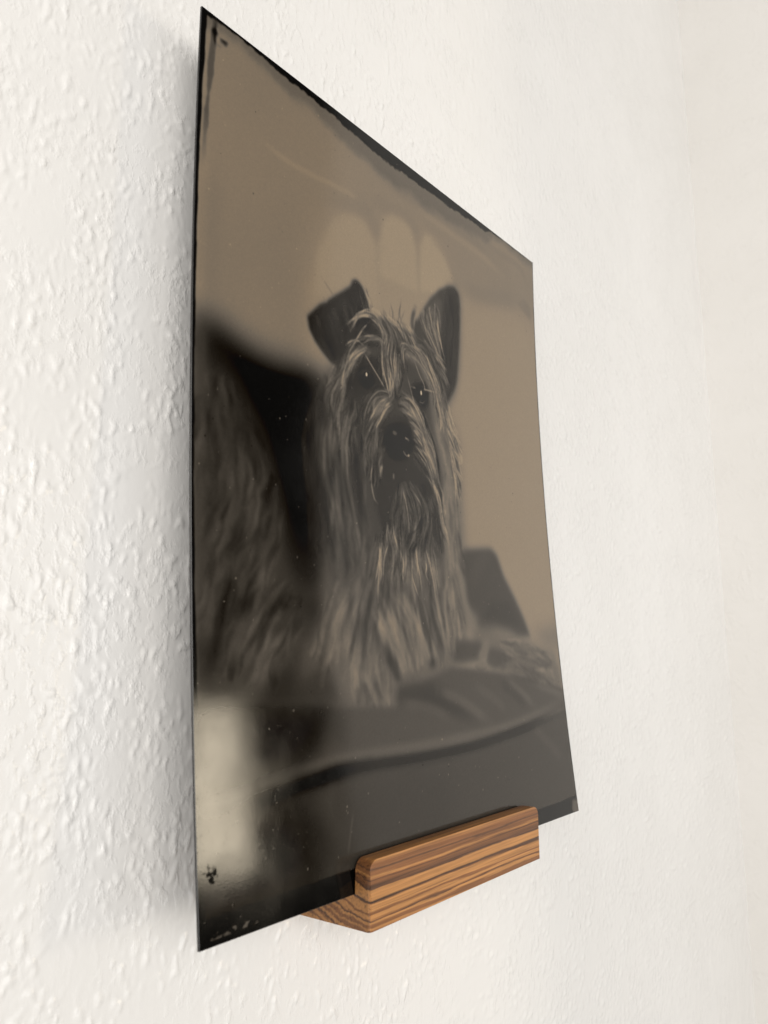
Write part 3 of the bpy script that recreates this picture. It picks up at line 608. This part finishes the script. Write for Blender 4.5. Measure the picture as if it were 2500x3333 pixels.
lay(0.55 * smooth(3.6 - np.abs(gx - tl - 3.2 + (254 - gy) * 0.04) * 2.6 + wob * 1.5, 0, 2.4) * smooth(gy, 200, 225), 52)
lay(smooth(0.7 + wob * 0.35 - (PW - gx), -0.3, 0.4), 26)
tb = 6.0 + 0.5 * np.sin(gx / 31) + wob * 0.25
lay(0.94 * smooth(tb - gy, -0.5, 0.6), 11)
lay(0.9 * smooth(2.4 + wob - np.hypot((gx - PW + 1.5) * 0.8, gy - 1.5) * 0.55, 0, 1.4), 96)
lay(0.8 * smooth(1.5 + wob * 1.2 - np.abs(gx - 5.2) * 0.9 - np.abs(gy - 249.0) * 0.35, 0, 1.2), 24)
lay(0.75 * smooth(0.9 + wob * 2.2 - np.hypot(gx - 8.5, gy - 248.0) * 0.5, 0, 1.0), 30)
# flecks of lifted collodion along the lower edge and the dark tear beside the rim
chip = smooth(1.1 - np.abs(gy - 2.0 - 0.02 * gx), 0, 0.7) * smooth(gx, 2.5, 4) * smooth(22 - gx, 0, 6)
lay(0.8 * chip * smooth(perlin(gx / 1.9, gy / 1.0, 37) + 0.5 * perlin(gx / 0.7, gy / 0.6, 35), 0.0, 0.4), 112)
torn = 0.97 * smooth(1.5 + (perlin(gx / 1.6, gy / 1.3, 51) + 0.6 * perlin(gx / 0.7, gy / 0.7, 52)) * 1.1 - np.hypot((gx - 3.9) * 0.8, (gy - 15.4) * 0.75), 0, 0.6)
lay(torn, 8)
lay(0.5 * smooth(1.1 + wob - np.abs(gx - 4.0) - np.abs(gy - 11.5) * 0.18, 0, 0.8), 22)
# fine silver grain, dust and pinholes
T = T * (1 + 0.018 * rng.normal(0, 1, T.shape)) + rng.normal(0, 0.8, T.shape)
for _ in range(420):
    cx, cy = rng.uniform(2, PW - 2), rng.uniform(2, PH - 2)
    i, j = int(cx * RES), int(cy * RES)
    a = rng.uniform(0.15, 0.6); tone = 175 if rng.random() < 0.75 else 15
    T[j:j + 1 + int(rng.random() < 0.4), i:i + 1 + int(rng.random() < 0.3)] = T[j, i] * (1 - a) + tone * a
T = np.clip(T, 4, 225)

# ------------------------------------------------------------------ tintype plate
def plate_y(v):
    a, b, c = -0.0442650, -0.0622695, 0.0023327
    return -(a * v + b * v * (1 - v) + c * v * (1 - v) * (1 - 2 * v)) * PH

plate = bpy.data.objects.new('tintype_plate', None)
scene.collection.objects.link(plate)
plate.empty_display_size = 0.02
plate['label'] = 'black metal photographic plate with a portrait of a shaggy dog, leaning in the wooden ledge'
plate['category'] = 'photograph'

nx, ny = 690, 880
us = np.linspace(0.12, PW - 0.12, nx); vs = np.linspace(0.12, PH - 0.12, ny)
U, Vv = np.meshgrid(us, vs)
VI = np.stack([U, plate_y(Vv / PH) - 0.03, Vv], -1).reshape(-1, 3) * MM
me = mesh_from('image_layer', VI, grid_faces(nx, ny), plate_material())
ii = np.clip(U * RES, 0, NX - 1.001); jj = np.clip(Vv * RES, 0, NY - 1.001)
i0 = ii.astype(int); j0 = jj.astype(int); fi = ii - i0; fj = jj - j0
tone = (T[j0, i0] * (1 - fi) + T[j0, i0 + 1] * fi) * (1 - fj) + (T[j0 + 1, i0] * (1 - fi) + T[j0 + 1, i0 + 1] * fi) * fj
stops = np.array([0, 12, 40, 60, 85, 110, 130, 150, 190, 255.0])
rgb = np.stack([np.interp(tone, stops, c) for c in (
    [0, 12, 41, 61, 87, 113, 136, 156, 196, 255],
    [0, 11, 39, 58, 82, 105, 122, 140, 180, 255],
    [0, 10, 37, 54, 76, 95, 105, 117, 156, 235])], -1) / 255.0
lin = np.where(rgb <= 0.04045, rgb / 12.92, ((rgb + 0.055) / 1.055) ** 2.4)
alb = np.clip((lin - PRINT_OFF) * PRINT_GAIN, 0.0015, 0.9)
at = me.attributes.new('print', 'FLOAT_COLOR', 'POINT')
at.data.foreach_set('color', np.concatenate([alb.reshape(-1, 3), (1 - torn[j0, i0]).reshape(-1, 1)], 1).astype(np.float32).ravel())
link('image_layer', me, plate)

# the metal sheet itself: 0.8 mm, edges very slightly eased
TH = 0.8
sec = [(0.0, 0.12), (0.12, 0.0), (PW - 0.12, 0.0), (PW, 0.12), (PW, TH - 0.1), (PW - 0.1, TH), (0.1, TH), (0.0, TH - 0.1)]
vm = np.linspace(0, 1, 120)
VM = []
for v in vm:
    sl = (plate_y(min(v + 1e-3, 1)) - plate_y(max(v - 1e-3, 0))) / ((min(v + 1e-3, 1) - max(v - 1e-3, 0)) * PH)
    for (sx, sy) in sec:
        VM.append((sx * MM, (plate_y(v) + sy) * MM, (v * PH - sy * sl) * MM))
ns = len(sec); FM = []
for j in range(len(vm) - 1):
    for i in range(ns):
        a = j * ns + i; b = j * ns + (i + 1) % ns
        FM.append((a, b, b + ns, a + ns))
bmm = bmesh.new()
bv = [bmm.verts.new(q) for q in VM]
for f in FM: bmm.faces.new([bv[k] for k in f])
bmm.faces.new([bv[k] for k in range(ns)][::-1]); bmm.faces.new([bv[(len(vm) - 1) * ns + k] for k in range(ns)])
bmesh.ops.recalc_face_normals(bmm, faces=bmm.faces)
me = bpy.data.meshes.new('metal_sheet'); bmm.to_mesh(me); bmm.free(); me.materials.append(metal_material())
link('metal_sheet', me, plate)

# ------------------------------------------------------------------ zebrawood ledge: one block, slotted along its length
X0, X1, Z0, Z1 = 55.3, 156.4, -9.3, 9.7
YF, YS, YB, YW = -5.67, -0.30, 2.4, WALL_Y
sec = [(YF, Z0), (YF, Z1), (YS, Z1), (YS, -0.05), (YB, -0.05), (YB, Z1), (YW, Z1), (YW, Z0)]
bm = bmesh.new()
A = [bm.verts.new((X0, y, z)) for y, z in sec]; Bv = [bm.verts.new((X1, y, z)) for y, z in sec]
bm.faces.new(A); bm.faces.new(Bv[::-1])
for k in range(len(sec)):
    bm.faces.new((A[k], Bv[k], Bv[(k + 1) % len(sec)], A[(k + 1) % len(sec)]))
bmesh.ops.recalc_face_normals(bm, faces=bm.faces)
def edges(fn): return [e for e in bm.edges if fn(e.verts[0].co, e.verts[1].co)]
near = lambda a, b: abs(a - b) < 1e-3
top_ends = edges(lambda p, q: near(p.z, Z1) and near(q.z, Z1) and near(p.x, q.x))
bmesh.ops.bevel(bm, geom=top_ends, offset=3.4, segments=7, profile=0.5, affect='EDGES')
vert_l = edges(lambda p, q: near(p.y, YF) and near(q.y, YF) and near(p.x, X0) and near(q.x, X0))
bmesh.ops.bevel(bm, geom=vert_l, offset=1.2, segments=3, profile=0.5, affect='EDGES')
sharp = [e for e in bm.edges if len(e.link_faces) == 2 and e.calc_face_angle(0) > 0.6
         and not all(near(v.co.z, -0.05) for v in e.verts) and not all(near(v.co.y, YW) for v in e.verts)]
bmesh.ops.bevel(bm, geom=sharp, offset=0.22, segments=2, profile=0.5, affect='EDGES', clamp_overlap=True)
for v in bm.verts: v.co *= MM
me = bpy.data.meshes.new('picture_ledge'); bm.to_mesh(me); bm.free()
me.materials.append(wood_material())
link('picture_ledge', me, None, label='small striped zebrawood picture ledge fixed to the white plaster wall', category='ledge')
